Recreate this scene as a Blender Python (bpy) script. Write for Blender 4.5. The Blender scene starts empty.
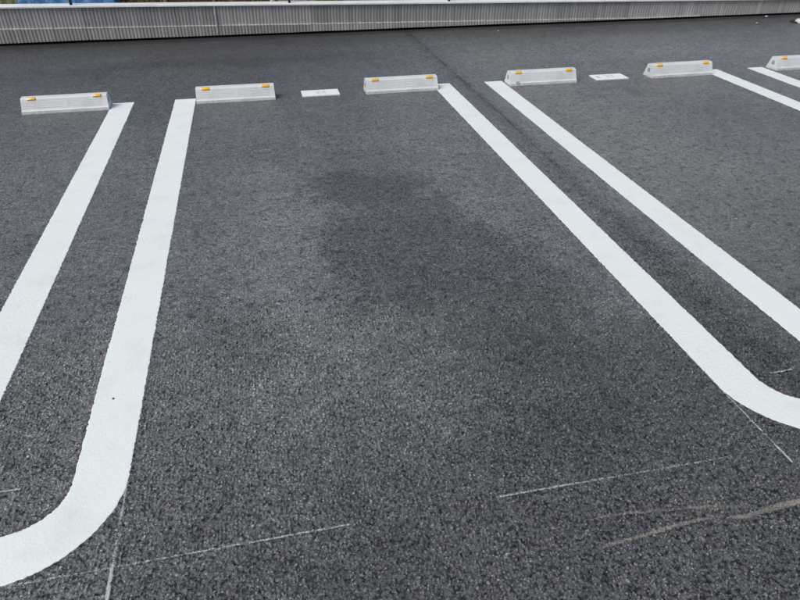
import bpy, bmesh, math, random
import numpy as np
from mathutils import Matrix, Vector

random.seed(7)
rng = np.random.default_rng(11)
scene = bpy.context.scene
col = scene.collection

# ------------------------------------------------------------------ helpers
def link(name, mesh, mats=(), parent=None):
    o = bpy.data.objects.new(name, mesh)
    col.objects.link(o)
    for m in (mats if isinstance(mats, (list, tuple)) else [mats]):
        mesh.materials.append(m)
    if parent is not None:
        o.parent = parent
    return o

def mesh_from(name, verts, faces, smooth=False):
    me = bpy.data.meshes.new(name)
    me.from_pydata([tuple(v) for v in verts], [], [tuple(f) for f in faces])
    me.update()
    if smooth:
        me.polygons.foreach_set('use_smooth', [True] * len(me.polygons))
    return me

def tag(o, label=None, cat=None, group=None, kind=None):
    if label: o['label'] = label
    if cat: o['category'] = cat
    if group: o['group'] = group
    if kind: o['kind'] = kind
    return o

def empty(name, loc, rz=0.0):
    o = bpy.data.objects.new(name, None)
    o.empty_display_size = 0.05
    o.location = loc
    o.rotation_euler.z = rz
    col.objects.link(o)
    return o

def copy_tree(o, parent=None):
    c = o.copy()
    col.objects.link(c)
    c.parent = parent
    for ch in list(o.children):
        copy_tree(ch, c)
    return c

def bevel_obj_mesh(bm, w, seg=2):
    bmesh.ops.bevel(bm, geom=list(bm.edges), offset=w, segments=seg, profile=0.6, affect='EDGES')

def box_bm(bm, x0, x1, y0, y1, z0, z1):
    v = [bm.verts.new(p) for p in ((x0,y0,z0),(x1,y0,z0),(x1,y1,z0),(x0,y1,z0),(x0,y0,z1),(x1,y0,z1),(x1,y1,z1),(x0,y1,z1))]
    for f in ((0,3,2,1),(4,5,6,7),(0,1,5,4),(1,2,6,5),(2,3,7,6),(3,0,4,7)):
        bm.faces.new([v[i] for i in f])

def bm_mesh(name, bm, smooth=False):
    bmesh.ops.recalc_face_normals(bm, faces=bm.faces)
    me = bpy.data.meshes.new(name)
    bm.to_mesh(me); bm.free()
    if smooth:
        me.polygons.foreach_set('use_smooth', [True] * len(me.polygons))
    return me

# value noise in numpy --------------------------------------------------
def _hash(ix, iy, seed):
    n = (ix * 374761393 + iy * 668265263 + seed * 1442695041) & 0xffffffff
    n = ((n ^ (n >> 13)) * 1274126177) & 0xffffffff
    n = (n ^ (n >> 16)) & 0xffffffff
    return n / 4294967295.0

def vnoise(x, y, seed=0):
    x = np.asarray(x, float); y = np.asarray(y, float)
    ix = np.floor(x).astype(np.int64); iy = np.floor(y).astype(np.int64)
    fx = x - ix; fy = y - iy
    fx = fx * fx * (3 - 2 * fx); fy = fy * fy * (3 - 2 * fy)
    a = _hash(ix, iy, seed); b = _hash(ix + 1, iy, seed)
    c = _hash(ix, iy + 1, seed); d = _hash(ix + 1, iy + 1, seed)
    return (a * (1 - fx) + b * fx) * (1 - fy) + (c * (1 - fx) + d * fx) * fy

def fbm(x, y, seed=0, octv=4):
    s = 0; a = 0.5; t = 0
    for i in range(octv):
        s = s + a * vnoise(x * 2**i + 17.3 * i, y * 2**i - 9.1 * i, seed + i)
        t += a; a *= 0.55
    return s / t

def sstep(a, b, x):
    t = np.clip((x - a) / (b - a), 0, 1)
    return t * t * (3 - 2 * t)

# material helpers --------------------------------------------------------
class NT:
    def __init__(self, name):
        self.m = bpy.data.materials.new(name)
        self.m.use_nodes = True
        self.t = self.m.node_tree
        self.b = self.t.nodes['Principled BSDF']
    def n(self, kind, **kw):
        nd = self.t.nodes.new(kind)
        for k, v in kw.items():
            if k == 'ins':
                for kk, vv in v.items():
                    nd.inputs[kk].default_value = vv
            else:
                setattr(nd, k, v)
        return nd
    def l(self, a, b): self.t.links.new(a, b)
    def math(self, op, a, b=None, c=None, clamp=False):
        nd = self.n('ShaderNodeMath', operation=op, use_clamp=clamp)
        for i, v in enumerate((a, b, c)):
            if v is None: continue
            if isinstance(v, (int, float)): nd.inputs[i].default_value = v
            else: self.l(v, nd.inputs[i])
        return nd.outputs[0]
    def ramp(self, v, a, b, lo=0.0, hi=1.0, smooth=True):
        nd = self.n('ShaderNodeMapRange', interpolation_type='SMOOTHSTEP' if smooth else 'LINEAR')
        self.l(v, nd.inputs['Value'])
        for k, x in (('From Min', a), ('From Max', b), ('To Min', lo), ('To Max', hi)):
            nd.inputs[k].default_value = x
        return nd.outputs['Result']
    def mix(self, f, a, b, blend='MIX'):
        nd = self.n('ShaderNodeMix', data_type='RGBA', blend_type=blend)
        for sock, v in ((nd.inputs[0], f), (nd.inputs[6], a), (nd.inputs[7], b)):
            if isinstance(v, (int, float)): sock.default_value = v
            elif isinstance(v, tuple): sock.default_value = (*v[:3], 1)
            else: self.l(v, sock)
        return nd.outputs[2]
    def coord(self, out='Object'):
        return self.n('ShaderNodeTexCoord').outputs[out]
    def noise(self, vec, scale, detail=3, rough=0.55, out='Fac'):
        nd = self.n('ShaderNodeTexNoise', ins={'Scale': scale, 'Detail': detail, 'Roughness': rough})
        self.l(vec, nd.inputs['Vector'])
        return nd.outputs[out]
    def voro(self, vec, scale, feature='F1', rnd=1.0):
        nd = self.n('ShaderNodeTexVoronoi', feature=feature, ins={'Scale': scale, 'Randomness': rnd})
        self.l(vec, nd.inputs['Vector'])
        return nd
    def attr(self, name):
        return self.n('ShaderNodeAttribute', attribute_name=name).outputs['Fac']
    def bump(self, h, strength, dist, prev=None):
        nd = self.n('ShaderNodeBump', ins={'Strength': strength, 'Distance': dist})
        self.l(h, nd.inputs['Height'])
        if prev is not None: self.l(prev, nd.inputs['Normal'])
        return nd.outputs['Normal']
    def set(self, **kw):
        for k, v in kw.items():
            s = self.b.inputs[k.replace('_', ' ')]
            if isinstance(v, (int, float)): s.default_value = v
            elif isinstance(v, tuple): s.default_value = (*v[:3], 1)
            else: self.l(v, s)
        return self.m

# ------------------------------------------------------------------ camera
W_PX = 800.0
F_PX, PITCH, ROLL, YAW, CAM_H = 633.646, 0.5875, 0.004, -0.2155, 1.3895
cp, sp = math.cos(PITCH), math.sin(PITCH)
cr, sr = math.cos(ROLL), math.sin(ROLL)
cy, sy = math.cos(YAW), math.sin(YAW)
yaw = lambda v: Vector((cy*v[0]-sy*v[1], sy*v[0]+cy*v[1], v[2]))
right = yaw((cr, sr*sp, sr*cp)); up = yaw((-sr, cr*sp, cr*cp)); fwd = yaw((0, cp, -sp))
cam = bpy.data.cameras.new('camera')
cam.sensor_fit = 'HORIZONTAL'; cam.sensor_width = 36.0
cam.lens = 36.0 * F_PX / W_PX
cam.clip_start = 0.05; cam.clip_end = 1000
co = bpy.data.objects.new('camera', cam); col.objects.link(co)
R = Matrix((right, up, -fwd)).transposed().to_4x4()
co.matrix_world = Matrix.Translation((0, 0, CAM_H)) @ R
scene.camera = co

# ------------------------------------------------------------------ light
SUN_EL, SUN_AZ = math.radians(54), math.radians(240)     # compass style azimuth from +y clockwise
w = bpy.data.worlds.new('World'); scene.world = w; w.use_nodes = True
nt = w.node_tree; bg = nt.nodes['Background']
sky = nt.nodes.new('ShaderNodeTexSky'); sky.sky_type = 'NISHITA'; sky.sun_disc = False
sky.sun_elevation = SUN_EL; sky.sun_rotation = SUN_AZ
sky.air_density = 1.0; sky.dust_density = 4.0; sky.ozone_density = 1.0
nt.links.new(sky.outputs[0], bg.inputs[0]); bg.inputs[1].default_value = 0.11
sl = bpy.data.lights.new('sun', 'SUN'); sl.energy = 1.3; sl.angle = math.radians(28); sl.color = (1, 0.965, 0.92)
so = bpy.data.objects.new('sun', sl); col.objects.link(so)
sd = Vector((math.sin(SUN_AZ)*math.cos(SUN_EL), math.cos(SUN_AZ)*math.cos(SUN_EL), math.sin(SUN_EL)))
so.rotation_euler = (-sd).to_track_quat('-Z', 'Y').to_euler()
vs = scene.view_settings
vs.view_transform = 'Standard'; vs.look = 'None'; vs.exposure = 0.12; vs.gamma = 1.0; vs.use_curve_mapping = False

# ------------------------------------------------------------------ layout numbers (metres)
LW, GAP = 0.15, 0.2914
XA = -1.0714; XC = XA + 2.4375; XE = XC + 2.436
WALL_Y = 7.262
TOP = lambda x: 0.309 - 0.0190 * x         # the wall runs level, the asphalt rises towards the right
SEAM = lambda x: 0.106 - 0.0178 * x
FIELD = lambda x: 0.215 - 0.0190 * x

# ------------------------------------------------------------------ asphalt
def axis(lo, hi, step, far_lo, far_hi, extra=()):
    a = list(np.arange(lo, hi + 1e-9, step)) + list(extra)
    g = 0.3; x = lo
    while x > far_lo: x -= g; g *= 1.35; a.append(max(x, far_lo))
    g = 0.3; x = hi
    while x < far_hi: x += g; g *= 1.35; a.append(min(x, far_hi))
    return np.unique(np.round(a, 5))
xs = axis(-4.0, 8.2, 0.025, -80, 80, np.concatenate([np.arange(1.53, 1.80, 0.006), np.arange(-1.25, 1.95, 0.0027)]))
ys = np.concatenate([axis(0.3, 7.28, 0.02, -60, 0.3, np.arange(0.56, 2.45, 0.0027))]); ys = ys[ys <= 7.281]
ys = np.append(ys, 7.39)
GX, GY = np.meshgrid(xs, ys)
nx, ny = len(xs), len(ys)

def blob(cx, cy, rx, ry, soft=0.6, seed=1, wob=0.5, rot=0.0):
    dx, dy = GX - cx, GY - cy
    c, s = math.cos(rot), math.sin(rot)
    dx, dy = c*dx + s*dy, -s*dx + c*dy
    d = np.sqrt((dx/rx)**2 + (dy/ry)**2)
    d = d + wob * ((fbm(GX*3.0, GY*3.0, seed, 5) - 0.5) * 2 + (fbm(GX*15, GY*15, seed + 9, 2) - 0.5) * 1.1 + (vnoise(GX*38, GY*38, seed + 4) - 0.5) * 0.7)
    return 1 - sstep(1 - soft, 1 + soft, d)

big = fbm(GX*0.55, GY*0.55, 3, 4); mid = fbm(GX*2.1, GY*1.6, 21, 5); small = fbm(GX*9, GY*9, 41, 4)
tone = 1.03 + 0.26*(big - 0.5) + 0.26*(mid - 0.5) + 0.30*(small - 0.5)
streak = fbm(GX*1.2, GY*7.0, 77, 4)
tone += 0.16*(streak - 0.5)*sstep(3.5, 6.0, GY)
# irregular darker patches, mostly in the middle bay
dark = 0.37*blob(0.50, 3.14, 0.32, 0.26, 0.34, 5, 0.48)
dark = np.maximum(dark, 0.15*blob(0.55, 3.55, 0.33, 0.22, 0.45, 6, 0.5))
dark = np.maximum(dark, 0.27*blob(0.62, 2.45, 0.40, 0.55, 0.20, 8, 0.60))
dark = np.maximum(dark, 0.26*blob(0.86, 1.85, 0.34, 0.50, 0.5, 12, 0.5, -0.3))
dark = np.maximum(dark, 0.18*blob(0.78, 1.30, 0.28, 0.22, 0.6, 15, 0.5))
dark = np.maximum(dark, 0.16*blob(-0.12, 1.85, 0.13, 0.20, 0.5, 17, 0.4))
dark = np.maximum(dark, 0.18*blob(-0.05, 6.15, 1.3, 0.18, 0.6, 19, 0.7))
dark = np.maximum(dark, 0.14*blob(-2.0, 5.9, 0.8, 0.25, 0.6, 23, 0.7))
light = 0.08*blob(1.05, 2.95, 0.22, 0.8, 0.7, 31, 0.6, 0.15)
light = np.maximum(light, 0.13*blob(0.0, 2.6, 0.22, 0.9, 0.7, 33, 0.6))
light = np.maximum(light, 0.05*blob(0.35, 1.55, 0.25, 0.35, 0.7, 35, 0.6))
light = np.maximum(light, 0.10*blob(3.2, 6.1, 1.8, 0.5, 0.7, 37, 0.6))
# the bay mouth is coarser and darker, the lane by the wall darker too
mouth = (1 - sstep(0.85, 1.75, GY + 0.35*np.abs(GX + 0.9) - 0.55 + 0.5*(mid - 0.5)))
mouth = np.maximum(1 - sstep(1.0, 1.9, GY - 0.30*(GX - 0.3) + 0.5*(mid - 0.5)), 0) * sstep(-0.9, 0.1, GX)
tone *= 1 - 0.38*mouth
tone *= 1 - 0.20*sstep(3.4, 5.6, GY + 0.6*(mid - 0.5))*sstep(1.66, 0.6, GX)
tone *= 1 - 0.22*sstep(5.2, 6.4, GY + 0.5*(mid - 0.5) - 0.16*np.clip(GX - 1.0, 0, 3))
# cold joint between the two paving lanes
jx = 1.650 + 0.030*(fbm(GY*1.7, GY*0+3, 51, 4) - 0.5) + 0.010*(vnoise(GY*14, GY*0, 52) - 0.5)
dxj = GX - jx
joint = np.exp(-(dxj/0.007)**2) * sstep(0.25, 0.6, vnoise(GY*9, GY*0+1, 54) + 0.25)
joint *= 0.35 + 0.65*sstep(2.6, 3.6, GY)
band = np.where(dxj < 0, np.exp(-(dxj/0.075)**2), np.exp(-(dxj/0.03)**2)) * (0.55 + 0.9*(fbm(GX*12, GY*5, 56, 3)-0.3))
near = blob(1.63, 1.95, 0.13, 0.55, 0.6, 58, 0.4)
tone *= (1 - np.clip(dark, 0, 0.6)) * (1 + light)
tone *= 1 - np.clip(0.28*band, 0, 0.5)*(0.6 + 0.4*sstep(1.5, 3, GY)); tone *= 1 - 0.14*near; tone *= 1 - 0.46*np.clip(joint, 0, 1)*sstep(3.0, 4.2, GY)
# darker strip and a wider soft gradient towards the foot of the wall
edge = 7.10 + 0.05*(fbm(GX*1.8, GX*0, 61, 4) - 0.5)*2 + 0.10*sstep(0.5, -2.5, GX)*-0.6
foot_strip = sstep(edge - 0.05, edge + 0.06, GY)
tone *= (1 - 0.50*foot_strip) * (1 - 0.46*sstep(6.35, 7.2, GY + 0.25*(mid - 0.5)))
warm = sstep(1.72, 2.0, GX)*(1.0 + 0.7*(big - 0.4)) + 0.35*np.clip(mid - 0.55, 0, 1)
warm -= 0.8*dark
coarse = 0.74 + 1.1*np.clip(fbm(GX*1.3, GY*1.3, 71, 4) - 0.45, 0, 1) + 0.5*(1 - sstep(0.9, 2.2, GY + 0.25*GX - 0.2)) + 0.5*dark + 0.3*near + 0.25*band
coarse *= 1.13*(1 - 0.35*sstep(1.66, 1.8, GX))
def stroke(pts, wid, seed):
    best = np.zeros_like(GX)
    for (x0, y0, a0), (x1, y1, a1) in zip(pts[:-1], pts[1:]):
        L2 = (x1-x0)**2 + (y1-y0)**2
        t = np.clip(((GX-x0)*(x1-x0) + (GY-y0)*(y1-y0))/L2, 0, 1)
        d = np.hypot(GX - x0 - t*(x1-x0), GY - y0 - t*(y1-y0))
        best = np.maximum(best, np.exp(-(d/wid)**2) * (a0 + (a1-a0)*t))
    return best

tone *= 1 + 0.16*stroke([(3.2, 6.0, .5), (3.6, 5.86, 1), (4.15, 5.72, .3)], 0.03, 1) + 0.12*stroke([(2.95, 4.75, .3), (3.2, 4.45, 1), (3.5, 4.15, .2)], 0.02, 2)
tone *= 1 + 0.10*stroke([(1.9, 6.3, .2), (2.5, 5.9, 1), (3.0, 5.5, .3)], 0.025, 3)
nearm = sstep(-1.25, -1.1, GX)*sstep(1.95, 1.85, GX)*sstep(0.5, 0.57, GY)*(1 - sstep(1.75, 2.42, GY))
tone *= 0.84
# under and right beside the paint the stones are filled level
paint_d = np.full_like(GX, 9.0)
for xl_ in (XA, XC, XE):
    ro_ = GAP/2 + LW; cx0_ = xl_ + ro_; rm_ = GAP/2 + LW/2
    dl_ = np.where(GY > 1.043 + ro_, np.abs(np.abs(GX - cx0_) - rm_), np.abs(np.hypot(GX - cx0_, GY - 1.043 - ro_) - rm_)) - LW/2
    paint_d = np.minimum(paint_d, dl_)
nearm = nearm*(0.10 + 0.90*sstep(0.001, 0.022, paint_d))
P = np.zeros((ny*nx, 3)); P[:, 0] = GX.ravel(); P[:, 1] = GY.ravel()
P[:, 2] = (0.0018*(fbm(GX*0.9, GY*0.9, 91, 3) - 0.5) - 0.003*np.clip(joint, 0, 1)).ravel()
P[:, 2] -= 0.0028                      # the paint and chalk sit a few millimetres above the highest of it
idx = np.arange(ny*nx).reshape(ny, nx)
F = np.stack([idx[:-1, :-1], idx[:-1, 1:], idx[1:, 1:], idx[1:, :-1]], -1).reshape(-1, 4)
me = bpy.data.meshes.new('asphalt')
me.vertices.add(len(P)); me.vertices.foreach_set('co', P.ravel())
me.loops.add(F.size); me.loops.foreach_set('vertex_index', F.ravel())
me.polygons.add(len(F)); me.polygons.foreach_set('loop_start', np.arange(0, F.size, 4))
me.update(calc_edges=True)
me.polygons.foreach_set('use_smooth', [True]*len(me.polygons))
for nm, arr in (('tone', tone), ('warm', warm), ('coarse', coarse), ('foot_strip', foot_strip), ('near', nearm)):
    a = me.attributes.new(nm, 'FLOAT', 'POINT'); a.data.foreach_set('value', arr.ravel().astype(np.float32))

def asphalt_mat():
    k = NT('asphalt')
    c = k.coord()
    wv = k.n('ShaderNodeVectorMath', operation='MULTIPLY_ADD')
    k.l(k.noise(c, 60, 2, out='Color'), wv.inputs[0])
    wv.inputs[1].default_value = (0.006, 0.006, 0.0); k.l(c, wv.inputs[2])
    v = wv.outputs[0]
    v1 = k.voro(v, 104); v2 = k.voro(v, 270); v3 = k.voro(v, 70)
    s1 = k.n('ShaderNodeSeparateColor'); k.l(v1.outputs['Color'], s1.inputs[0])
    s2 = k.n('ShaderNodeSeparateColor'); k.l(v2.outputs['Color'], s2.inputs[0])
    s3 = k.n('ShaderNodeSeparateColor'); k.l(v3.outputs['Color'], s3.inputs[0])
    tone, warm, coarse, foot_strip = (k.attr(n) for n in ('tone', 'warm', 'coarse', 'foot_strip'))
    clump = k.noise(c, 30, 3, 0.6)
    # stones of three sizes, some missing
    m1 = k.math('MULTIPLY', k.ramp(v1.outputs['Distance'], 0.50, 0.22), k.ramp(k.math('ADD', s1.outputs[0], k.math('MULTIPLY', clump, 0.5)), 0.55, 0.8))
    m2 = k.math('MULTIPLY', k.ramp(v2.outputs['Distance'], 0.52, 0.25), k.ramp(s2.outputs[0], 0.25, 0.5))
    m3 = k.math('MULTIPLY', k.ramp(v3.outputs['Distance'], 0.42, 0.30), k.ramp(s3.outputs[0], 0.80, 0.86))
    h = k.math('ADD', k.math('MULTIPLY', m1, k.math('ADD', k.math('MULTIPLY', s1.outputs[1], 0.7), 0.3)),
               k.math('ADD', k.math('MULTIPLY', m2, 0.42), k.math('MULTIPLY', m3, 0.9)))
    pit = k.ramp(k.noise(c, 85, 2, 0.5), 0.40, 0.30)
    h = k.math('SUBTRACT', h, k.math('MULTIPLY', pit, 0.6))
    h = k.math('ADD', h, k.math('MULTIPLY', k.noise(c, 520, 2), 0.25))
    # colour: grey film over the stones, worn bright tops, voids with shade painted black
    fine = k.noise(c, 330, 3, 0.7)
    binder = k.mix(k.ramp(fine, 0.30, 0.70, 0, 1, False), (0.110, 0.114, 0.118), (0.262, 0.268, 0.273))
    worn = k.math('MULTIPLY', k.math('ADD', k.math('MULTIPLY', m1, k.math('POWER', s1.outputs[2], 1.8)), k.math('MULTIPLY', m3, k.math('MULTIPLY', s3.outputs[2], 0.8)), clamp=True), coarse)
    worn = k.math('ADD', worn, k.math('MULTIPLY', k.math('MULTIPLY', m2, k.math('POWER', s2.outputs[1], 2.2)), 0.9), clamp=True)
    stone = k.mix(s1.outputs[1], (0.30, 0.31, 0.315), (0.54, 0.53, 0.515))
    colr = k.mix(worn, binder, stone)
    v4 = k.voro(v, 190); s4 = k.n('ShaderNodeSeparateColor'); k.l(v4.outputs['Color'], s4.inputs[0])
    glint = k.math('MULTIPLY', k.ramp(v4.outputs['Distance'], 0.42, 0.26), k.ramp(k.math('ADD', s4.outputs[0], k.math('MULTIPLY', k.math('SUBTRACT', coarse, 0.9), 0.16)), 0.905, 0.955))
    colr = k.mix(k.math('MULTIPLY', glint, 0.9), colr, (0.80, 0.80, 0.79))  # specular glints of the stones painted as pale specks
    gap = k.math('MULTIPLY', k.ramp(v1.outputs['Distance'], 0.44, 0.60), k.ramp(k.noise(c, 95, 3, 0.65), 0.42, 0.58))
    colr = k.mix(k.math('MULTIPLY', k.math('MULTIPLY', gap, 0.62), coarse, clamp=True), colr, (0.026, 0.026, 0.029))
    void = k.ramp(k.noise(c, 118, 4, 0.75), 0.405, 0.345)
    colr = k.mix(k.math('MULTIPLY', k.math('MULTIPLY', void, 0.95), coarse, clamp=True), colr, (0.016, 0.016, 0.018))
    colr = k.mix(k.math('MULTIPLY', k.math('MULTIPLY', pit, 0.85), coarse, clamp=True), colr, (0.014, 0.014, 0.016))  # shade inside the pits put into the colour, bump casts none
    far_v = k.ramp(k.noise(c, 26, 4, 0.70), 0.47, 0.36)
    colr = k.mix(k.math('MULTIPLY', k.math('MULTIPLY', far_v, 0.66), k.math('SUBTRACT', 1.0, k.math('MULTIPLY', k.attr('near'), 0.45))), colr, (0.032, 0.032, 0.035))
    far_b = k.ramp(k.noise(c, 34, 4, 0.70), 0.54, 0.66)
    colr = k.mix(k.math('MULTIPLY', far_b, 0.22), colr, (0.42, 0.425, 0.43))
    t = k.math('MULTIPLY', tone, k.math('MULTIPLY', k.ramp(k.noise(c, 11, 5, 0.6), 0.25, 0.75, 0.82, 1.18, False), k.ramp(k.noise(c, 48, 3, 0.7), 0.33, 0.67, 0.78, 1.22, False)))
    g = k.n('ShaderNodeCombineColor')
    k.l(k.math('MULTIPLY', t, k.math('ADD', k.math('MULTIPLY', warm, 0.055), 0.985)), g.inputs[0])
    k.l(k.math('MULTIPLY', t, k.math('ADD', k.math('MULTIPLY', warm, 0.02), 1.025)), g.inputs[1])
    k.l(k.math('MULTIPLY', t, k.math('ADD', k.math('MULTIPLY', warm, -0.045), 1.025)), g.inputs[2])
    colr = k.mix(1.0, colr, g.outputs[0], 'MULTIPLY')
    rough = k.math('ADD', k.math('MULTIPLY', fine, 0.25), k.math('ADD', 0.30, k.math('MULTIPLY', foot_strip, 0.2)))
    nearm = k.attr('near')
    dp = k.n('ShaderNodeDisplacement', space='OBJECT', ins={'Midlevel': 0.9})
    k.l(h, dp.inputs['Height']); k.l(k.math('MULTIPLY', k.math('MULTIPLY', nearm, 0.0060), k.math('MINIMUM', coarse, 1.15)), dp.inputs['Scale'])
    k.l(dp.outputs[0], k.t.nodes['Material Output'].inputs['Displacement'])
    k.m.displacement_method = 'DISPLACEMENT'
    nb = k.n('ShaderNodeBump', ins={'Distance': 0.0042})
    k.l(k.math('MULTIPLY', coarse, k.math('SUBTRACT', 1.0, k.math('MULTIPLY', nearm, 0.45))), nb.inputs['Strength']); k.l(h, nb.inputs['Height'])
    k.set(Base_Color=colr, Roughness=rough, Normal=nb.outputs[0])
    k.b.inputs['Specular IOR Level'].default_value = 0.5
    return k.m
M_ASPH = asphalt_mat()
asph = link('asphalt', me, M_ASPH); tag(asph, kind='structure')

# ------------------------------------------------------------------ white bay lines
def paint_mat():
    k = NT('road_paint')
    c = k.coord()
    a = k.noise(c, 7, 6, 0.62); b = k.noise(c, 70, 4, 0.7); d = k.noise(c, 2.2, 3)
    colr = k.mix(k.ramp(a, 0.46, 0.78), (0.80, 0.872, 0.838), (0.735, 0.795, 0.765))
    colr = k.mix(k.math('MULTIPLY', k.ramp(b, 0.60, 0.74), 0.10), colr, (0.40, 0.41, 0.40))
    colr = k.mix(k.ramp(d, 0.5, 0.7, 0, 0.05), colr, (0.52, 0.54, 0.53))
    sp = k.voro(c, 26); ss = k.n('ShaderNodeSeparateColor'); k.l(sp.outputs['Color'], ss.inputs[0])
    speck = k.math('MULTIPLY', k.ramp(sp.outputs['Distance'], 0.085, 0.05), k.ramp(ss.outputs[0], 0.90, 0.93))
    colr = k.mix(k.math('MULTIPLY', speck, 0.7), colr, (0.16, 0.16, 0.15))
    gm = k.ramp(k.attr('grime'), 0.0, 1.0, 0.0, 0.20, False)
    colr = k.mix(k.math('MULTIPLY', gm, k.ramp(k.noise(c, 95, 4, 0.75), 0.48, 0.64)), colr, (0.30, 0.31, 0.31))
    h = k.math('ADD', k.noise(c, 130, 3, 0.6), k.math('MULTIPLY', k.voro(c, 120).outputs['Distance'], -0.4))
    return k.set(Base_Color=colr, Roughness=0.62, Normal=k.bump(h, 0.40, 0.0024))
M_PAINT = paint_mat()

def hairpin(xl, yl, yr, seed, grime):
    r = np.random.default_rng(seed)
    half = GAP/2; ro = half + LW; cxn = xl + ro; ycn = 1.043 + ro
    outer, inner = [], []
    st = 0.007
    for y in np.arange(yl, ycn, -st): outer.append((xl, y, -1, 0)); inner.append((xl + LW, y, 1, 0))
    for t in np.linspace(0, math.pi, 96):
        cx_, sx_ = -math.cos(t), -math.sin(t)
        outer.append((cxn + ro*cx_, ycn + ro*sx_, cx_, sx_)); inner.append((cxn + half*cx_, ycn + half*sx_, -cx_, -sx_))
    for y in np.arange(ycn + st, yr + 1e-6, st): outer.append((cxn + ro, y, 1, 0)); inner.append((cxn + half, y, -1, 0))
    n = len(outer)
    def rough(pts, sd):
        s = np.arange(n)*st
        o = 0.0012*(fbm(s*9, s*0, sd, 3) - 0.5)*2 + 0.0019*(r.random(n) - 0.5)*2
        nick = (r.random(n) < 0.03)*r.random(n)*0.003
        o = o - nick
        return [(p[0] + p[2]*q, p[1] + p[3]*q) for p, q in zip(pts, o)]
    O, I = rough(outer, seed), rough(inner, seed + 3)
    V = []; Fc = []; gr = []
    for i in range(n):
        f = 0.02
        a, b = O[i], I[i]
        q1 = (a[0]+(b[0]-a[0])*f, a[1]+(b[1]-a[1])*f); q2 = (a[0]+(b[0]-a[0])*(1-f), a[1]+(b[1]-a[1])*(1-f))
        V += [(a[0], a[1], -0.007), (a[0], a[1], -0.0016), (q1[0], q1[1], -0.0010), (q2[0], q2[1], -0.0010), (b[0], b[1], -0.0016), (b[0], b[1], -0.007)]
        mx, my = (a[0]+b[0])/2, (a[1]+b[1])/2
        g = max([math.exp(-((mx-gx)/gw)**2 - ((my-gy)/gh)**2) for gx, gy, gw, gh in grime] or [0])
        gr += [0, 0, g*0.7, g*0.7, 0, 0]
    for i in range(n - 1):
        for j in range(5):
            Fc.append((i*6+j, i*6+j+1, (i+1)*6+j+1, (i+1)*6+j))
    Fc.append((0, 1, 2, 3, 4, 5)); Fc.append(tuple((n-1)*6 + j for j in (5, 4, 3, 2, 1, 0)))
    m = mesh_from('bay_line', V, Fc)
    at = m.attributes.new('grime', 'FLOAT', 'POINT'); at.data.foreach_set('value', gr)
    return m
HG = 'white U-shaped lines between parking bays'
o = link('bay_line', hairpin(XA, 5.036, 5.045, 101, [(-1.0, 2.25, 0.3, 0.55), (-0.55, 2.9, .2, .3), (-1.0, 4.85, .2, .25)]), M_PAINT)
tag(o, 'white painted U-shaped bay line with its curved end cut by the lower left corner', 'bay line', HG)
o = link('bay_line', hairpin(XC, 5.072, 5.062, 202, [(1.44, 1.5, 0.2, 0.35), (1.9, 4.9, .2, .15), (1.9, 2.2, .2, .3)]), M_PAINT)
tag(o, 'white painted U-shaped bay line straddling the dark paving joint', 'bay line', HG)
o = link('bay_line', hairpin(XE, 5.044, 5.036, 303, [(4.3, 4.6, .3, .3)]), M_PAINT)
tag(o, 'white painted bay line pair cut by the right edge, beside the last wheel stop', 'bay line', HG)

# ------------------------------------------------------------------ chalk setting-out marks
def worn_mat(name, c1, c2, scale, sharp, amax=1.0):
    """dry powder caught on the stone tops: grains where the noise beats the 'dens' attribute, bare asphalt between"""
    k = NT(name); c = k.coord()
    col_ = k.mix(k.noise(c, 260, 2), c1, c2)
    g = k.math('ADD', k.math('MULTIPLY', k.ramp(k.noise(c, scale, 3, 0.65), 0.3, 0.7, 0, 1, False), 0.75), k.math('MULTIPLY', k.ramp(k.noise(c, scale*0.22, 2), 0.3, 0.7, 0, 1, False), 0.25))
    d = k.attr('dens')
    al = k.ramp(k.math('ADD', g, d), 1.0 - sharp, 1.0 + sharp, 0.0, amax)
    k.b.inputs['Roughness'].default_value = 0.92
    k.l(col_, k.b.inputs['Base Color']); k.l(al, k.b.inputs['Alpha'])
    return k.m
M_CHALK = worn_mat('chalk', (0.52, 0.56, 0.55), (0.78, 0.84, 0.82), 330, 0.17, 0.72)
M_SAND = worn_mat('sand', (0.38, 0.355, 0.30), (0.52, 0.485, 0.41), 330, 0.30, 0.58)
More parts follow.
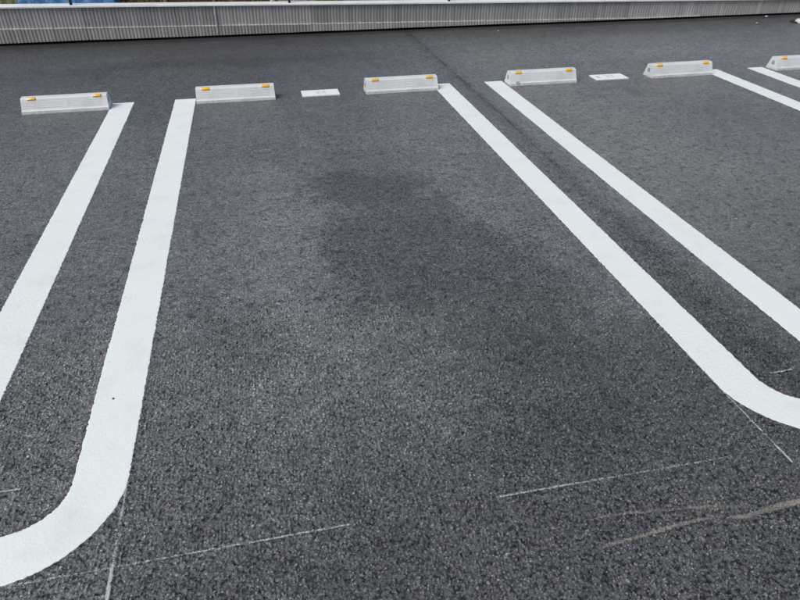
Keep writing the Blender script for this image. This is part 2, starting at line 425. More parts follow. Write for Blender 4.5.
def ribbon(name, pts, z, seed, lo_=0.33, gain_=0.24, brk=0.30):
    """pts: (x, y, half width, density 0..1); density fades to nothing at the ribbon's borders"""
    V, Fc, de = [], [], []
    fine = []
    for a, b in zip(pts[:-1], pts[1:]):
        m = max(2, int(math.dist(a[:2], b[:2])/0.006))
        for i in range(m): fine.append([a[j] + (b[j]-a[j])*i/m for j in range(4)])
    fine.append(list(pts[-1]))
    n = len(fine); t = np.arange(n)*0.006
    wob = (fbm(t*14, t*0, seed, 3) - 0.5); wv = 0.75 + 0.5*fbm(t*22, t*0, seed + 5, 3); dv = (fbm(t*9, t*0, seed + 9, 3) - 0.5)*brk*2
    for i, (x, y, hw, dn) in enumerate(fine):
        a = fine[max(0, i-1)]; b = fine[min(n-1, i+1)]
        d = Vector((b[0]-a[0], b[1]-a[1], 0)).normalized(); nr = Vector((-d.y, d.x, 0))
        for j, (o, e) in enumerate(((-1, 0), (-0.5, .85), (0, 1), (0.5, .85), (1, 0))):
            p = Vector((x, y, z)) + nr*(hw*wv[i]*o*1.5 + wob[i]*hw*0.45)
            V.append(p); de.append(lo_ + gain_*(dn + dv[i]) - (1 - e)*0.22 if dn > 0.01 else 0)
        if i: 
            q = (i-1)*5
            for j in range(4): Fc.append((q+j, q+j+1, q+j+6, q+j+5))
    m = mesh_from(name, V, Fc)
    at = m.attributes.new('dens', 'FLOAT', 'POINT'); at.data.foreach_set('value', [float(v) for v in de])
    return m
CG = 'chalk setting-out lines on the asphalt'
def cl(pts, seed, label):
    tag(link('chalk_line', ribbon('chalk_line', pts, 0.0012, seed), M_CHALK), label, 'chalk line', CG)
h_ = 0.0024
cl([(-1.05, 1.041, h_, .42), (-0.66, 1.041, h_, .46), (-0.45, 1.041, h_, .30), (-0.30, 1.042, h_, .36), (-0.18, 1.042, h_, .75), (0.0, 1.043, h_, .70), (0.10, 1.043, h_, .5)], 1, 'long faint chalk line touching the curved end of the left bay line')
cl([(0.497, 1.046, h_, .85), (0.70, 1.045, h_, .80), (0.80, 1.044, h_, .60), (0.95, 1.043, h_, .48), (1.20, 1.042, h_, .30)], 2, 'faint chalk line crossing the lower middle of the open bay')
cl([(-0.482, 1.31, h_, .65), (-0.481, 1.20, h_, .6), (-0.481, 1.16, h_, .28), (-0.481, 1.06, h_, .35), (-0.481, 1.04, h_*1.2, 1.4), (-0.481, 0.86, h_*1.2, 1.4)], 3, 'short bright chalk line running off the bottom edge at lower left')
cl([(1.362, 1.50, h_, .75), (1.363, 1.28, h_, .85), (1.365, 1.12, h_, .75), (1.367, 1.06, h_, .7), (1.367, 1.045, h_, 1.7), (1.368, 0.985, h_, 1.7)], 4, 'chalk line leaving the curved end of the right bay line, bright at its tip')
cl([(-0.90, 1.344, h_, .9), (-0.762, 1.344, h_, .9)], 5, 'short chalk dash inside the curve of the left bay line')
cl([(1.576, 1.343, h_, .8), (1.60, 1.341, h_, .8), (1.61, 1.343, h_, .45), (1.62, 1.342, h_, .95), (1.662, 1.346, h_, .95)], 6, 'short chalk dash inside the curve of the right bay line')
SGp = 'pale sandy tyre streaks'
def sd_(pts, z, seed, label):
    tag(link('sand_streak', ribbon('sand_streak', [(a, b, c*0.72, d) for a, b, c, d in pts], z + 0.001, seed, 0.29, 0.26, 0.75), M_SAND), label, 'sand streak', SGp)
sd_([(0.70, 0.926, .004, .25), (0.772, 0.927, .005, .6), (0.88, 0.918, .005, .7), (0.97, 0.907, .004, .55), (1.06, 0.893, .006, .75), (1.10, 0.883, .004, .5), (1.16, 0.872, .004, .45)], 0.0010, 21, 'upper faint sandy streak on the asphalt near the lower right corner')
sd_([(0.70, 0.845, .005, .3), (0.80, 0.851, .005, .6), (0.86, 0.857, .006, .75), (0.93, 0.864, .006, .8), (1.01, 0.866, .005, .65), (1.08, 0.863, .004, .4)], 0.0014, 22, 'lower sandy streak on the asphalt near the lower right corner')
sd_([(1.06, 0.858, .004, .3), (1.11, 0.850, .006, .8), (1.17, 0.853, .008, .95), (1.23, 0.860, .009, 1.0), (1.30, 0.863, .008, .9), (1.40, 0.856, .007, .8)], 0.0018, 23, 'thick bright sandy streak running off the right edge near the bottom')

# ------------------------------------------------------------------ bay number tiles
k = NT('tile_white'); c = k.coord()
M_TILE = k.set(Base_Color=k.mix(k.ramp(k.noise(c, 40, 4, 0.6), 0.5, 0.75), (0.88, 0.91, 0.915), (0.78, 0.81, 0.82)), Roughness=0.45)
M_INK = NT('tile_ink').set(Base_Color=(0.66, 0.68, 0.69), Roughness=0.6)
M_INKB = NT('tile_ink_pale').set(Base_Color=(0.58, 0.61, 0.70), Roughness=0.6)
def strokes(name, lines, wid, z):
    V, Fc = [], []
    for pl in lines:
        for (x0, y0), (x1, y1) in zip(pl[:-1], pl[1:]):
            d = Vector((x1-x0, y1-y0, 0)); n = Vector((-d.y, d.x, 0)).normalized()*wid/2; b = len(V)
            e = d.normalized()*wid*0.3
            A, B = Vector((x0, y0, z)) - e, Vector((x1, y1, z)) + e
            V += [A-n, B-n, B+n, A+n]; Fc.append((b, b+1, b+2, b+3)); z += 0.00002
    return mesh_from(name, V, Fc)
def tile(x, y, rz, label, marks, pale=()):
    t = empty('bay_number_tile', (x, y, 0), rz)
    bm = bmesh.new(); box_bm(bm, -0.144, 0.144, -0.074, 0.074, -0.004, 0.006); bevel_obj_mesh(bm, 0.0015, 1)
    link('plate', bm_mesh('plate', bm), M_TILE, t)
    link('number', strokes('number', marks, 0.012, 0.0066), M_INK, t)
    if pale: link('smudge', strokes('smudge', pale, 0.028, 0.0064), M_INKB, t)
    tag(t, label, 'number tile', 'white number tiles on the asphalt')
tile(0.455, 4.993, 0.0, 'white number tile on the asphalt of the middle bay', [
    [(-0.032, 0.028), (-0.018, 0.036), (-0.006, 0.026), (-0.012, 0.004), (-0.030, -0.024), (-0.002, -0.024)],
    [(0.034, -0.028), (0.034, 0.034), (0.012, -0.006), (0.044, -0.006)]])
tile(2.882, 4.984, 0.0, 'white number tile on the asphalt of the right bay, bluish smudge at its left end', [
    [(-0.030, 0.026), (-0.014, 0.034), (-0.004, 0.022), (-0.016, 0.004), (-0.002, -0.014), (-0.014, -0.026), (-0.030, -0.020)],
    [(0.012, 0.030), (0.040, 0.030), (0.024, -0.028)]], [[(-0.098, -0.030), (-0.098, 0.022)]])

# ------------------------------------------------------------------ wheel stops
k = NT('stop_plastic'); c = k.coord()
rnd = k.n('ShaderNodeObjectInfo').outputs['Random']
basec = k.mix(k.ramp(k.noise(c, 14, 5, 0.6), 0.40, 0.75), (0.69, 0.718, 0.714), (0.62, 0.646, 0.642))
geo = k.n('ShaderNodeSeparateXYZ'); k.l(c, geo.inputs[0])
dirt = k.math('MULTIPLY', k.ramp(geo.outputs[2], 0.030, 0.0), k.ramp(k.noise(c, 22, 5, 0.65), 0.42, 0.62))
basec = k.mix(k.math('MULTIPLY', dirt, 0.35), basec, (0.22, 0.21, 0.19))
scf = k.ramp(k.noise(c, 55, 5, 0.7), 0.60, 0.72)
basec = k.mix(k.math('MULTIPLY', scf, 0.13), basec, (0.28, 0.28, 0.27))
M_STOP = k.set(Base_Color=basec, Roughness=0.52, Normal=k.bump(k.noise(c, 260, 3), 0.22, 0.0012))
k = NT('groove_shade'); c = k.coord()
k = NT('amber_reflector'); c = k.coord()
ck = k.n('ShaderNodeTexChecker', ins={'Scale': 260.0}); k.l(c, ck.inputs['Vector'])
M_AMB = k.set(Base_Color=k.mix(ck.outputs['Fac'], (0.95, 0.54, 0.03), (0.92, 0.44, 0.02)), Roughness=0.22)
k.b.inputs['Coat Weight'].default_value = 0.6
M_MARK = NT('end_mark').set(Base_Color=(0.17, 0.17, 0.17), Roughness=0.7)
M_PLUG = NT('plug').set(Base_Color=(0.36, 0.37, 0.37), Roughness=0.6)

SL, SD, SH = 0.576, 0.142, 0.101     # length, depth, height
# front profile from base to top: (y, z) with the front at y = 0
def stop_body():
    bm = bmesh.new()
    prof = [(0.002, 0.0), (0.004, 0.020), (0.013, 0.0275), (0.042, 0.094), (0.050, 0.101), (0.100, 0.101), (0.108, 0.094), (0.132, 0.026), (0.140, 0.018), (0.142, 0.0)]
    def inset(z): return 0.004*z/SH                 # ends lean in slightly
    L, Rr = [], []
    for y, z in prof:
        L.append(bm.verts.new((-SL/2 + inset(z), y, z))); Rr.append(bm.verts.new((SL/2 - inset(z), y, z)))
    n = len(prof)
    for i in range(n - 1): bm.faces.new((L[i], Rr[i], Rr[i+1], L[i+1]))
    bm.faces.new(list(reversed(L))); bm.faces.new(Rr); bm.faces.new((L[0], L[-1], Rr[-1], Rr[0]))
    bmesh.ops.recalc_face_normals(bm, faces=bm.faces)
    # grooves: cut the sloping front face into strips and push alternate ones in
    face = [f for f in bm.faces if abs(f.calc_center_median().y - 0.0275) < 0.004 and f.normal.y < -0.5 and f.calc_area() > 0.02][0]
    bm.faces.remove(face)
    p0, p1 = Vector((0, 0.013, 0.0275)), Vector((0, 0.042, 0.094)); dv = p1 - p0
    nrm = Vector((0, -dv.z, dv.y)).normalized()
    us = [0, 0.08]; grooves = []
    for g in range(5):
        a = 0.12 + g*0.165; us += [a, a + 0.055]; grooves.append((a, a + 0.055))
    us = sorted(set([0] + [x for g in grooves for x in g] + [1.0]))
    xsx = [-1, -0.88, -0.06, 0.06, 0.88, 1]
    short = {4: 0.58}
    grid = {}
    def pt(u, s, d=0.0):
        p = p0 + dv*u; hl = SL/2 - inset(p.z)
        return Vector((s*hl, p.y, p.z)) - nrm*d
    def vert(u, s, d=0.0):
        key = (round(u, 4), round(s, 4), round(d, 4))
        if key not in grid: grid[key] = bm.verts.new(pt(u, s, d))
        return grid[key]
    allx = sorted(set(xsx + [-0.58, 0.58]))
    for u0, u1 in zip(us[:-1], us[1:]):
        gi = [i for i, g in enumerate(grooves) if abs(g[0]-u0) < 1e-6]
        for s0, s1 in zip(allx[:-1], allx[1:]):
            mid_ = abs((s0+s1)/2)
            lim = short.get(gi[0], 0.88) if gi else 0
            if gi and 0.06 < mid_ < lim:
                D = 0.0015
                q = [vert(u0, s0), vert(u0, s1), vert(u1, s1), vert(u1, s0)]
                e = 0.010
                i_ = [bm.verts.new(pt(u0 + e, s0, D)), bm.verts.new(pt(u0 + e, s1, D)), bm.verts.new(pt(u1 - e, s1, D)), bm.verts.new(pt(u1 - e, s0, D))]
                bm.faces.new(i_)
                for a in range(4): bm.faces.new((q[a], q[(a+1) % 4], i_[(a+1) % 4], i_[a]))
            else:
                bm.faces.new((vert(u0, s0), vert(u0, s1), vert(u1, s1), vert(u1, s0)))
    bmesh.ops.remove_doubles(bm, verts=bm.verts, dist=0.0002)
    return bm_mesh('body', bm)
def reflector():
    bm = bmesh.new()
    box_bm(bm, -0.0275, 0.0275, -0.010, 0.010, -0.006, 0.0065)
    bevel_obj_mesh(bm, 0.003, 2)
    return bm_mesh('reflector', bm, True)
def end_mark(sx):
    bm = bmesh.new()
    x = sx*(SL/2 - 0.006)
    for dx, dz, a, b in ((0.0, 0.0, 0.016, 0.003), (0.0, 0.016, 0.016, 0.003), (0.0, 0.008, 0.010, 0.003)):
        box_bm(bm, x - 0.006, x + 0.0005 if sx > 0 else x + 0.006, 0.070 - a, 0.070 + a, 0.046 + dz, 0.046 + dz + b)
    for dy in (-0.016, 0.016):
        box_bm(bm, x - 0.0062, x + 0.0007 if sx > 0 else x + 0.0062, 0.070 + dy - 0.0015, 0.070 + dy + 0.0015, 0.047, 0.064)
    return bm_mesh('end_mark', bm)
def recess(sx):
    # shallow sunken label on the end face, leaning with it
    bm = bmesh.new()
    pts = []
    for (y, z) in ((0.052, 0.040), (0.090, 0.040), (0.086, 0.072), (0.056, 0.072)):
        xx = sx*(SL/2 - 0.004*z/SH + 0.0006)
        pts.append(bm.verts.new((xx, y, z)))
    bm.faces.new(pts)
    pts2 = [bm.verts.new(v.co - Vector((sx*0.004, 0, 0))) for v in pts]
    for i in range(4): bm.faces.new((pts[i], pts[(i+1) % 4], pts2[(i+1) % 4], pts2[i]))
    bm.faces.new(list(reversed(pts2)))
    return bm_mesh('end_mark', bm)
k = NT('end_mark_print'); c = k.coord()
wv_ = k.n('ShaderNodeTexWave', ins={'Scale': 46.0, 'Distortion': 6.0, 'Detail': 2.0, 'Detail Scale': 30.0}); k.l(c, wv_.inputs['Vector'])
M_MARK = k.set(Base_Color=k.mix(k.ramp(wv_.outputs['Fac'], 0.35, 0.65), (0.27, 0.27, 0.275), (0.47, 0.48, 0.48)), Roughness=0.7)

SG = 'grey plastic wheel stops'
stop0 = empty('wheel_stop', (0, 0, 0))
link('body', stop_body(), M_STOP, stop0)
refl_me = reflector()
for sx in (-1, 1):
    r_ = link('reflector', refl_me, M_AMB if not refl_me.materials else [], stop0)
    r_.location = (sx*0.217 + 0.003, 0.0435, 0.0965); r_.rotation_euler.x = math.radians(42)
    link('end_mark', recess(sx), M_MARK, stop0)
stops = [(-1.362, 4.880, 0.2), (-0.180, 4.897, -0.6), (1.0885, 4.896, 0.2), (2.2595, 4.888, -0.3), (3.511, 4.882, 0.5), (4.724, 4.896, 0.0)]
slabels = ['light grey wheel stop at the top left corner, left of the first white line',
           'light grey wheel stop touching the left bay line, facing the open middle bay',
           'light grey wheel stop left of the dark paving joint, touching a white line end',
           'light grey wheel stop with a round plug, just right of the dark paving joint',
           'light grey wheel stop right of the smudged number tile, dark mark on its end',
           'light grey wheel stop cut off by the right edge of the picture']
for i, ((x, y, a), lb) in enumerate(zip(stops, slabels)):
    s = stop0 if i == 0 else copy_tree(stop0)
    s.location = (x, y, -0.004); s.rotation_euler.z = math.radians(a)
    tag(s, lb, 'wheel stop', SG)
    if i == 3:
        bm = bmesh.new(); bmesh.ops.create_cone(bm, cap_ends=True, segments=20, radius1=0.014, radius2=0.012, depth=0.008)
        p = link('bolt_plug', bm_mesh('bolt_plug', bm), M_PLUG, s)
        p.location = (-0.222, 0.0090, 0.0235); p.rotation_euler.x = math.radians(62); p.scale = (1.5, 0.9, 1)

# ------------------------------------------------------------------ ribbed retaining wall
def panel_mat():
    k = NT('ribbed_panel'); c = k.coord()
    rnd = k.n('ShaderNodeObjectInfo').outputs['Random']
    rib = k.attr('rib')
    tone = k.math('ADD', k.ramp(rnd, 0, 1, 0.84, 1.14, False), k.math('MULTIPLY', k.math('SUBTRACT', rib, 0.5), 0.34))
    mp = k.n('ShaderNodeMapping'); k.l(c, mp.inputs[0]); mp.inputs['Scale'].default_value = (28, 1, 1.6)
    tone = k.math('MULTIPLY', tone, k.ramp(k.noise(mp.outputs[0], 1.6, 4, 0.6), 0.25, 0.75, 0.86, 1.14, False))
    g = k.mix(1.0, k.mix(k.noise(c, 1.1, 3), (0.375, 0.365, 0.355), (0.356, 0.361, 0.35)), k.mix(0, (1, 1, 1), (1, 1, 1)), 'MULTIPLY')
    m = k.n('ShaderNodeVectorMath', operation='SCALE'); k.l(g, m.inputs[0]); k.l(tone, m.inputs['Scale'])
    return k.set(Base_Color=m.outputs[0], Roughness=0.7, Normal=k.bump(k.noise(c, 120, 3), 0.2, 0.002))
M_PANEL = panel_mat()
k = NT('panel_rim'); c = k.coord()
M_RIM = k.set(Base_Color=k.mix(k.ramp(k.noise(c, 30, 4, 0.7), 0.35, 0.65), (0.36, 0.36, 0.33), (0.62, 0.61, 0.55)), Roughness=0.8)
k = NT('coping_metal'); c = k.coord()
M_CAP = k.set(Base_Color=k.mix(k.ramp(k.noise(c, 6, 5, 0.6), 0.4, 0.75), (0.82, 0.85, 0.83), (0.70, 0.73, 0.71)), Roughness=0.5)

PITCH_R = 0.0335
def rib_profile(x):
    ph = (x/PITCH_R) % 1.0
    return np.where(ph < 0.42, 1.0, np.where(ph < 0.5, 1 - (ph-0.42)/0.08, np.where(ph < 0.92, 0.0, (ph-0.92)/0.08)))
brk = np.array([0.0, 0.40, 0.44, 0.5, 0.90, 0.94])
def panel_xs(x0, x1):
    a = [x0, x1]
    for i in range(int(math.floor(x0/PITCH_R)), int(math.ceil(x1/PITCH_R)) + 1):
        for b in (0.0, 0.42, 0.5, 0.92): a.append((i + b)*PITCH_R)
    a = np.unique(np.round([v for v in a if x0 <= v <= x1], 5))
    return a
def sheet(name, x0, x1, zb, zt, yf, depth, thick=0.004):
    X = panel_xs(x0, x1); pr = rib_profile(X + 1e-6)
    V, Fc, ra = [], [], []
    for x, p in zip(X, pr):
        y = yf - depth*p
        cell = math.floor(x/PITCH_R + 0.04)
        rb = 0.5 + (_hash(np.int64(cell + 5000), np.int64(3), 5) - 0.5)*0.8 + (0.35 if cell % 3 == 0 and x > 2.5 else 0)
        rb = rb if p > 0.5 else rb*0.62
        V += [(x, y, zb(x)), (x, y, zt(x)), (x, y + thick, zt(x)), (x, y + thick, zb(x))]
        ra += [float(np.clip(rb, 0, 1.2))]*4
    for i in range(len(X) - 1):
        for j in range(4):
            Fc.append((i*4 + j, (i+1)*4 + j, (i+1)*4 + (j+1) % 4, i*4 + (j+1) % 4))
    n = len(X) - 1
    Fc += [(0, 1, 2, 3), (n*4+3, n*4+2, n*4+1, n*4)]
    m = mesh_from(name, V, Fc)
    at = m.attributes.new('rib', 'FLOAT', 'POINT'); at.data.foreach_set('value', ra)
    return m
wall = empty('ribbed_wall', (0, 0, 0))
tag(wall, 'low grey wall of vertically ribbed panels in two courses under a pale coping', 'wall')
joints = [-4.6, -3.55, -2.45, -1.62, -0.752, -0.359, 0.62, 1.58, 2.50, 3.42, 4.34, 5.26, 6.18, 7.10, 8.02, 9.2]
for a, b in zip(joints[:-1], joints[1:]):
    a2, b2 = a + 0.0015, b - 0.0015
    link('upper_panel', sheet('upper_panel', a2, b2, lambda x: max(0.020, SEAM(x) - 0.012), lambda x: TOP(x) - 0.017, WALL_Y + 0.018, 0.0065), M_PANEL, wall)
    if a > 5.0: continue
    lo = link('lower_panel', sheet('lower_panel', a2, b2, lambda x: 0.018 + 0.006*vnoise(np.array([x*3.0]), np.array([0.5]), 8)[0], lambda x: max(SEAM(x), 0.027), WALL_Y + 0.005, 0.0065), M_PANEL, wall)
    X = panel_xs(a2, b2); pr = rib_profile(X + 1e-6); V, Fc = [], []
    for x, p in zip(X, pr):
        y = WALL_Y + 0.0035 - 0.0065*p; z = max(SEAM(x), 0.027); j = 0.0015*(random.random() - 0.5)
        V += [(x, y, z - 0.006 + j), (x, y, z + 0.003 + j), (x, WALL_Y + 0.022, z + 0.0055), (x, WALL_Y + 0.022, z - 0.006)]
    for i in range(len(X) - 1):
        for j in range(4): Fc.append((i*4+j, (i+1)*4+j, (i+1)*4+(j+1) % 4, i*4+(j+1) % 4))
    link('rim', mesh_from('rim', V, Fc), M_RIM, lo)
# pale joint strip seen left of centre
bm = bmesh.new()
box_bm(bm, -0.364, -0.355, WALL_Y - 0.010, WALL_Y + 0.02, SEAM(-0.36) - 0.06, TOP(-0.36) - 0.018)
link('joint_strip', bm_mesh('joint_strip', bm), M_RIM, wall)
V, Fc = [], []
cx_ = np.arange(-4.6, 9.21, 0.1)
for x in cx_:
    t = TOP(x) + 0.0012*(fbm(np.array([x*1.3]), np.array([0.0]), 5, 2)[0] - 0.5)
    V += [(x, WALL_Y - 0.010, t - 0.016), (x, WALL_Y - 0.010, t - 0.003), (x, WALL_Y - 0.007, t), (x, WALL_Y + 0.135, t + 0.002), (x, WALL_Y + 0.138, t - 0.02)]
for i in range(len(cx_) - 1):
    for j in range(5): Fc.append((i*5+j, (i+1)*5+j, (i+1)*5+(j+1) % 5, i*5+(j+1) % 5))
Fc += [(0, 1, 2, 3, 4), tuple((len(cx_)-1)*5 + j for j in (4, 3, 2, 1, 0))]
link('coping', mesh_from('coping', V, Fc), M_CAP, wall)
# inner core that carries the panels
V = []
for x in (-4.6, 9.2):
    V += [(x, WALL_Y + 0.10, -0.05), (x, WALL_Y + 0.10, TOP(x) - 0.018), (x, WALL_Y + 0.125, TOP(x) - 0.018), (x, WALL_Y + 0.125, -0.05)]
link('core', mesh_from('core', V, [(0,1,2,3),(7,6,5,4),(0,4,5,1),(1,5,6,2),(2,6,7,3),(3,7,4,0)]), NT('dark_core').set(Base_Color=(0.06, 0.06, 0.06), Roughness=0.9), wall)

# black fence posts on the coping
k = NT('black_steel')
M_BLACK = k.set(Base_Color=(0.012, 0.012, 0.013), Roughness=0.45)
PG = 'black posts along the wall coping'
bm = bmesh.new(); bmesh.ops.create_cone(bm, cap_ends=True, segments=16, radius1=0.014, radius2=0.014, depth=0.85)
post_me = bm_mesh('shaft', bm, False)
bm = bmesh.new(); bmesh.ops.create_cone(bm, cap_ends=True, segments=16, radius1=0.016, radius2=0.010, depth=0.012)
pcap_me = bm_mesh('cap', bm)
for x, lb in ((-1.715, 'black post standing on the pale coping in front of the blue sheet'),
              (0.405, 'black post standing on the pale coping right of the reddish brown timber'),
              (2.135, 'black post standing on the pale coping in front of green weeds, rightmost of the posts')):
    p = empty('fence_post', (x, WALL_Y + 0.045, TOP(x)))
    s_ = link('shaft', post_me, M_BLACK if not post_me.materials else [], p); s_.location.z = 0.42
    c_ = link('cap', pcap_me, M_BLACK if not pcap_me.materials else [], p); c_.location.z = 0.851
    tag(p, lb, 'post', PG)

# ------------------------------------------------------------------ field behind the wall
fx = axis(-6, 11, 0.25, -150, 150); fy = axis(7.385, 14, 0.25, 7.385, 400)
FX, FY = np.meshgrid(fx, fy)
FZ = FIELD(np.clip(FX, -8, 12)) + 0.03*(fbm(FX*1.2, FY*1.2, 9, 3) - 0.5)
idx = np.arange(FX.size).reshape(FX.shape)
Fq = np.stack([idx[:-1, :-1], idx[:-1, 1:], idx[1:, 1:], idx[1:, :-1]], -1).reshape(-1, 4)
fm = mesh_from('field', np.stack([FX, FY, FZ], -1).reshape(-1, 3), Fq.tolist(), True)
k = NT('field_soil'); c = k.coord()
soil = k.mix(k.ramp(k.noise(c, 5, 6, 0.65), 0.35, 0.65), (0.20, 0.15, 0.10), (0.34, 0.29, 0.21))
soil = k.mix(k.ramp(k.noise(c, 1.6, 4, 0.6), 0.52, 0.66, 0, 0.8), soil, (0.10, 0.14, 0.045))
soil = k.mix(k.ramp(k.noise(c, 60, 3, 0.7), 0.50, 0.75, 0, 0.7), soil, (0.44, 0.40, 0.31))
M_FIELD = k.set(Base_Color=soil, Roughness=0.95, Normal=k.bump(k.noise(c, 40, 5), 0.8, 0.03))
tag(link('field', fm, M_FIELD), kind='structure')

# grass and weeds along the wall
k = NT('blade'); bc = k.attr('hue')
rr = k.n('ShaderNodeValToRGB'); k.l(bc, rr.inputs[0])
rr.color_ramp.elements[0].color = (0.36, 0.30, 0.18, 1); rr.color_ramp.elements[1].color = (0.10, 0.22, 0.04, 1)
e = rr.color_ramp.elements.new(0.45); e.color = (0.22, 0.23, 0.09, 1)
M_BLADE = k.set(Base_Color=rr.outputs[0], Roughness=0.7)
V, Fc, hu = [], [], []
def blade(x, y, h, wdt, hue):
    z = FIELD(x) - 0.01; a = rng.random()*6.28; lean = 0.5*h*rng.random()
    dx, dy = math.cos(a), math.sin(a); px, py = -dy*wdt, dx*wdt; b = len(V)
    V.extend([(x-px, y-py, z), (x+px, y+py, z), (x+dx*lean*.35+px*.7, y+dy*lean*.35+py*.7, z+h*.55), (x+dx*lean*.35-px*.7, y+dy*lean*.35-py*.7, z+h*.55), (x+dx*lean, y+dy*lean, z+h)])
    Fc.extend([(b, b+1, b+2, b+3), (b+3, b+2, b+4)]); hu.extend([hue]*5)
for i in range(22000):
    x = rng.uniform(-3.4, 4.6); y = 7.44 + rng.random()**1.4*2.2
    dens = vnoise(np.array([x*1.7]), np.array([y*1.7]), 44)[0]
    green = 3*math.exp(-((x-0.89)/0.13)**2) + (2.2 if 1.62 < x < 2.4 else 0) + 0.12
    tan = 0.8 if x < -1.9 else 0.35
    if 0.25 < x < 0.72: green *= 0.2; tan = 0.6
    if 0.60 < x < 0.74 and rng.random() < .8: continue
    if rng.random() > min(1, (green + tan)*(0.35 + dens)): continue
    hue = rng.uniform(0.6, 1.0) if rng.random() < green/(green + tan) else rng.uniform(0, 0.3)
    blade(x, y, rng.uniform(0.05, 0.14)*(1.7 if hue > .6 else 1), rng.uniform(0.003, 0.007), hue)
gm = mesh_from('grass', V, Fc)
at = gm.attributes.new('hue', 'FLOAT', 'POINT'); at.data.foreach_set('value', hu)
tag(link('grass', gm, M_BLADE), 'dry tan and green grass growing behind the low wall', 'grass', kind='stuff')

# blue plastic sheet over a heap
k = NT('blue_sheet'); c = k.coord()
M_TARP = k.set(Base_Color=k.mix(k.ramp(k.noise(c, 4, 4), 0.35, 0.7), (0.055, 0.20, 0.50), (0.11, 0.31, 0.62)), Roughness=0.42,
               Normal=k.bump(k.noise(c, 16, 5, 0.6), 0.55, 0.03))
x0, x1, y0, y1 = -2.30, -1.33, 7.50, 8.45
n1, n2 = 70, 60; V, Fc = [], []
for j in range(n2 + 1):
    for i in range(n1 + 1):
        u, v = i/n1, j/n2
        x = x0 + (x1-x0)*u; y = y0 + (y1-y0)*v
        e = min(sstep(0, 0.16, u), sstep(0, 0.04, 1-u), sstep(0, 0.10, v), sstep(0, 0.15, 1-v))
        z = FIELD(x) - 0.015 + e*(0.46 + 0.10*fbm(np.array([u*4]), np.array([v*4]), 3, 3)[0]) + 0.03*fbm(np.array([u*14]), np.array([v*14]), 8, 3)[0]*e
        fold = 0.02*math.sin(u*34 + 2*math.sin(v*5))*(1-abs(2*e-1))
        V.append((x, y - fold, z))
for j in range(n2):
    for i in range(n1):
        a = j*(n1+1) + i; Fc.append((a, a+1, a+n1+2, a+n1+1))
tag(link('blue_sheet', mesh_from('blue_sheet', V, Fc, True), M_TARP), 'bright blue plastic sheet draped over a heap behind the wall at top left', 'plastic sheet')

# reddish brown timber stack
k = NT('red_timber'); c = k.coord()
mp = k.n('ShaderNodeMapping'); k.l(c, mp.inputs[0]); mp.inputs['Scale'].default_value = (2, 20, 20)
rnd = k.n('ShaderNodeObjectInfo').outputs['Random']
tw = k.mix(k.ramp(k.noise(mp.outputs[0], 3, 5, 0.65), 0.3, 0.7), (0.045, 0.017, 0.011), (0.125, 0.048, 0.028))
M_RED = k.set(Base_Color=tw, Roughness=0.75, Normal=k.bump(k.noise(mp.outputs[0], 6, 4), 0.5, 0.006))
k = NT('raw_timber'); c = k.coord()
M_RAW = k.set(Base_Color=k.mix(k.noise(c, 9, 4), (0.30, 0.13, 0.06), (0.38, 0.19, 0.10)), Roughness=0.8)
crate = empty('timber_crate', (0, 0, 0))
tag(crate, 'reddish brown timber crate of horizontal boards behind the wall, right of the blue sheet', 'crate')
cx0, cx1 = -1.30, 0.17; zf = lambda x: FIELD(x) + 0.0
for q in range(5):
    zb = FIELD(-0.5) + 0.012 + q*0.098
    bm = bmesh.new(); j = 0.006*(random.random() - .5)
    box_bm(bm, cx0 + j, cx1 + j, 7.620 + j, 7.645 + j, zb, zb + 0.088); bevel_obj_mesh(bm, 0.003, 1)
    link('board', bm_mesh('board', bm), M_RED, crate)
    bm = bmesh.new(); box_bm(bm, cx0, cx1, 8.30, 8.325, zb, zb + 0.088); bevel_obj_mesh(bm, 0.003, 1)
    link('board', bm_mesh('board', bm), M_RED, crate)
for xe in (cx0, cx1 - 0.025):
    bm = bmesh.new(); box_bm(bm, xe, xe + 0.025, 7.652, 8.296, FIELD(0) + 0.012, FIELD(-0.5) + 0.49); link('end_board', bm_mesh('end_board', bm), M_RED, crate)
for xq in (-0.86, -0.37):
    bm = bmesh.new(); box_bm(bm, xq - 0.016, xq + 0.016, 7.595, 7.613, FIELD(xq) - 0.03, FIELD(xq) + 0.52); bevel_obj_mesh(bm, 0.003, 1)
    link('upright', bm_mesh('upright', bm), M_RAW, crate)
bm = bmesh.new(); box_bm(bm, cx0, cx1, 7.60, 8.34, FIELD(-0.5) + 0.512, FIELD(-0.5) + 0.534); bevel_obj_mesh(bm, 0.003, 1)
link('lid', bm_mesh('lid', bm), M_RED, crate)
# short cream stake beside it, brown stake further right
k = NT('cream_wood'); M_CREAM = k.set(Base_Color=k.mix(k.noise(k.coord(), 20, 3), (0.60, 0.56, 0.47), (0.72, 0.69, 0.60)), Roughness=0.8)
def stake(x, y, h, r, mat, label, name):
    bm = bmesh.new()
    bmesh.ops.create_cone(bm, cap_ends=True, segments=10, radius1=r, radius2=r*0.8, depth=h)
    bmesh.ops.translate(bm, verts=bm.verts, vec=(0, 0, h/2))
    o = link(name, bm_mesh(name, bm), mat); o.location = (x, y, FIELD(x) - 0.03); o.rotation_euler = (0.03, -0.04, 0)
    tag(o, label, 'stake')
stake(0.245, 7.56, 0.45, 0.030, M_CREAM, 'thick cream wooden stake at the right end of the brown timber crate', 'wooden_stake')
stake(1.66, 7.62, 0.6, 0.010, M_RED, 'thin dark stake behind the wall, left of the green weeds', 'thin_stake')
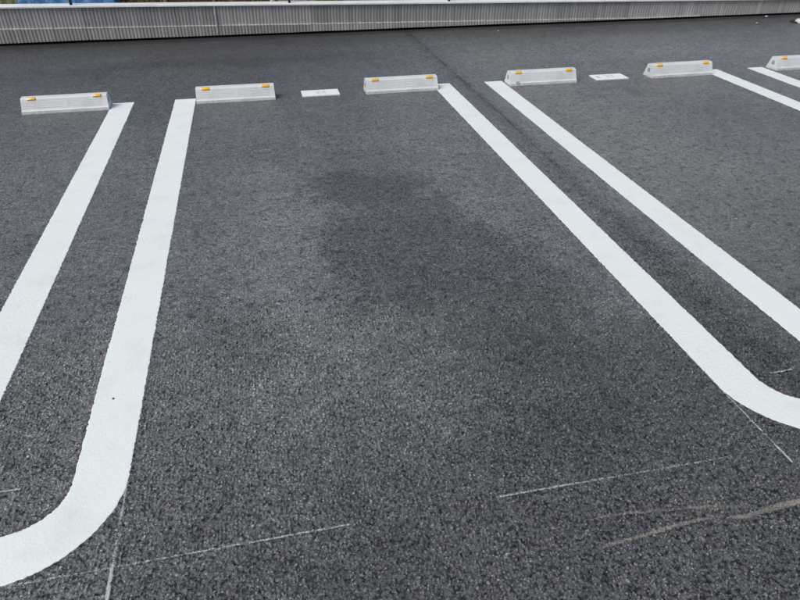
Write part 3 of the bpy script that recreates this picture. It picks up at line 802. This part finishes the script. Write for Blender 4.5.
# pale sheets of cardboard lying behind the wall
bm = bmesh.new()
for q in range(4):
    box_bm(bm, 0.30 + 0.01*q, 0.63 - 0.012*q, 7.60 + 0.01*q, 8.1, FIELD(0.45) + 0.026*q, FIELD(0.45) + 0.026*q + 0.022)
k = NT('pale_board'); M_PALE = k.set(Base_Color=k.mix(k.noise(k.coord(), 12, 4), (0.48, 0.44, 0.35), (0.62, 0.58, 0.48)), Roughness=0.9)
tag(link('board_stack', bm_mesh('board_stack', bm), M_PALE), 'pale flat boards stacked behind the wall, right of the cream stake', 'boards')

# ------------------------------------------------------------------ white kerb block by the wall, bits on the asphalt
k = NT('white_block'); c = k.coord()
M_WB = k.set(Base_Color=k.mix(k.noise(c, 14, 4), (0.80, 0.81, 0.80), (0.70, 0.71, 0.69)), Roughness=0.55)
M_BASE_BLK = NT('block_base_black').set(Base_Color=(0.02, 0.02, 0.02), Roughness=0.8)
kb = empty('kerb_block', (6.195, 6.775, 0), math.radians(-2))
def pill(L, r, z0, z1, bw):
    bm = bmesh.new(); pts = []
    for t in np.linspace(math.pi/2, 3*math.pi/2, 14): pts.append((r + r*math.cos(t), r*math.sin(t)))
    for t in np.linspace(-math.pi/2, math.pi/2, 14): pts.append((L - r + r*math.cos(t), r*math.sin(t)))
    f = bm.faces.new([bm.verts.new((a, b, z0)) for a, b in pts])
    ex = bmesh.ops.extrude_face_region(bm, geom=[f]); vs_ = [v for v in ex['geom'] if isinstance(v, bmesh.types.BMVert)]
    bmesh.ops.translate(bm, verts=vs_, vec=(0, 0, z1 - z0))
    te = [e for e in bm.edges if all(abs(v.co.z - z1) < 1e-6 for v in e.verts)]
    bmesh.ops.bevel(bm, geom=te, offset=bw, segments=3, affect='EDGES')
    return bm
link('block', bm_mesh('block', pill(0.60, 0.085, 0.002, 0.034, 0.012)), M_WB, kb)
b_ = link('base', bm_mesh('base', pill(0.66, 0.080, -0.004, 0.012, 0.004)), M_BASE_BLK, kb); b_.location = (-0.03, 0.045, 0)  # black slab under the block, shifted back to show along its rear
tag(kb, 'white rounded kerb block on a black base in the far right corner below the wall', 'kerb block')

k = NT('pebble_pale'); M_PB = k.set(Base_Color=k.mix(k.noise(k.coord(), 60, 2), (0.40, 0.39, 0.37), (0.6, 0.59, 0.57)), Roughness=0.8)
k = NT('pebble_dark'); M_PD = k.set(Base_Color=(0.07, 0.06, 0.055), Roughness=0.8)
def pebble(x, y, r, mat, label, sq=0.6, name='pebble', cat='pebble', z=0.0):
    bm = bmesh.new(); bmesh.ops.create_icosphere(bm, subdivisions=2, radius=r)
    for v in bm.verts:
        f = 0.8 + 0.4*random.random(); v.co = Vector((v.co.x*f*1.25, v.co.y*f, v.co.z*f*sq))
    o = link(name, bm_mesh(name, bm, True), mat); o.location = (x, y, z + r*sq*0.5); o.rotation_euler.z = random.random()*3
    tag(o, label, cat)
pebble(5.72, 6.84, 0.011, M_PB, 'small pale pebble on the asphalt at far right, between wall and last wheel stop')
pebble(6.12, 7.19, 0.015, M_PB, 'pale pebble lying against the foot of the wall at far right')
pebble(-0.572, 1.672, 0.0035, M_PD, 'tiny dark grit on the white paint of the left bay line', z=-0.0009)
pebble(4.05, 3.99, 0.010, M_PD, 'dark crumb on the asphalt in the far right bay', 0.35)
pebble(2.62, 7.0, 0.010, M_PB, 'pale chip on the asphalt below the wall, right of the dark paving joint')

scene.render.engine = 'CYCLES'
scene.render.resolution_x = 1024; scene.render.resolution_y = 768
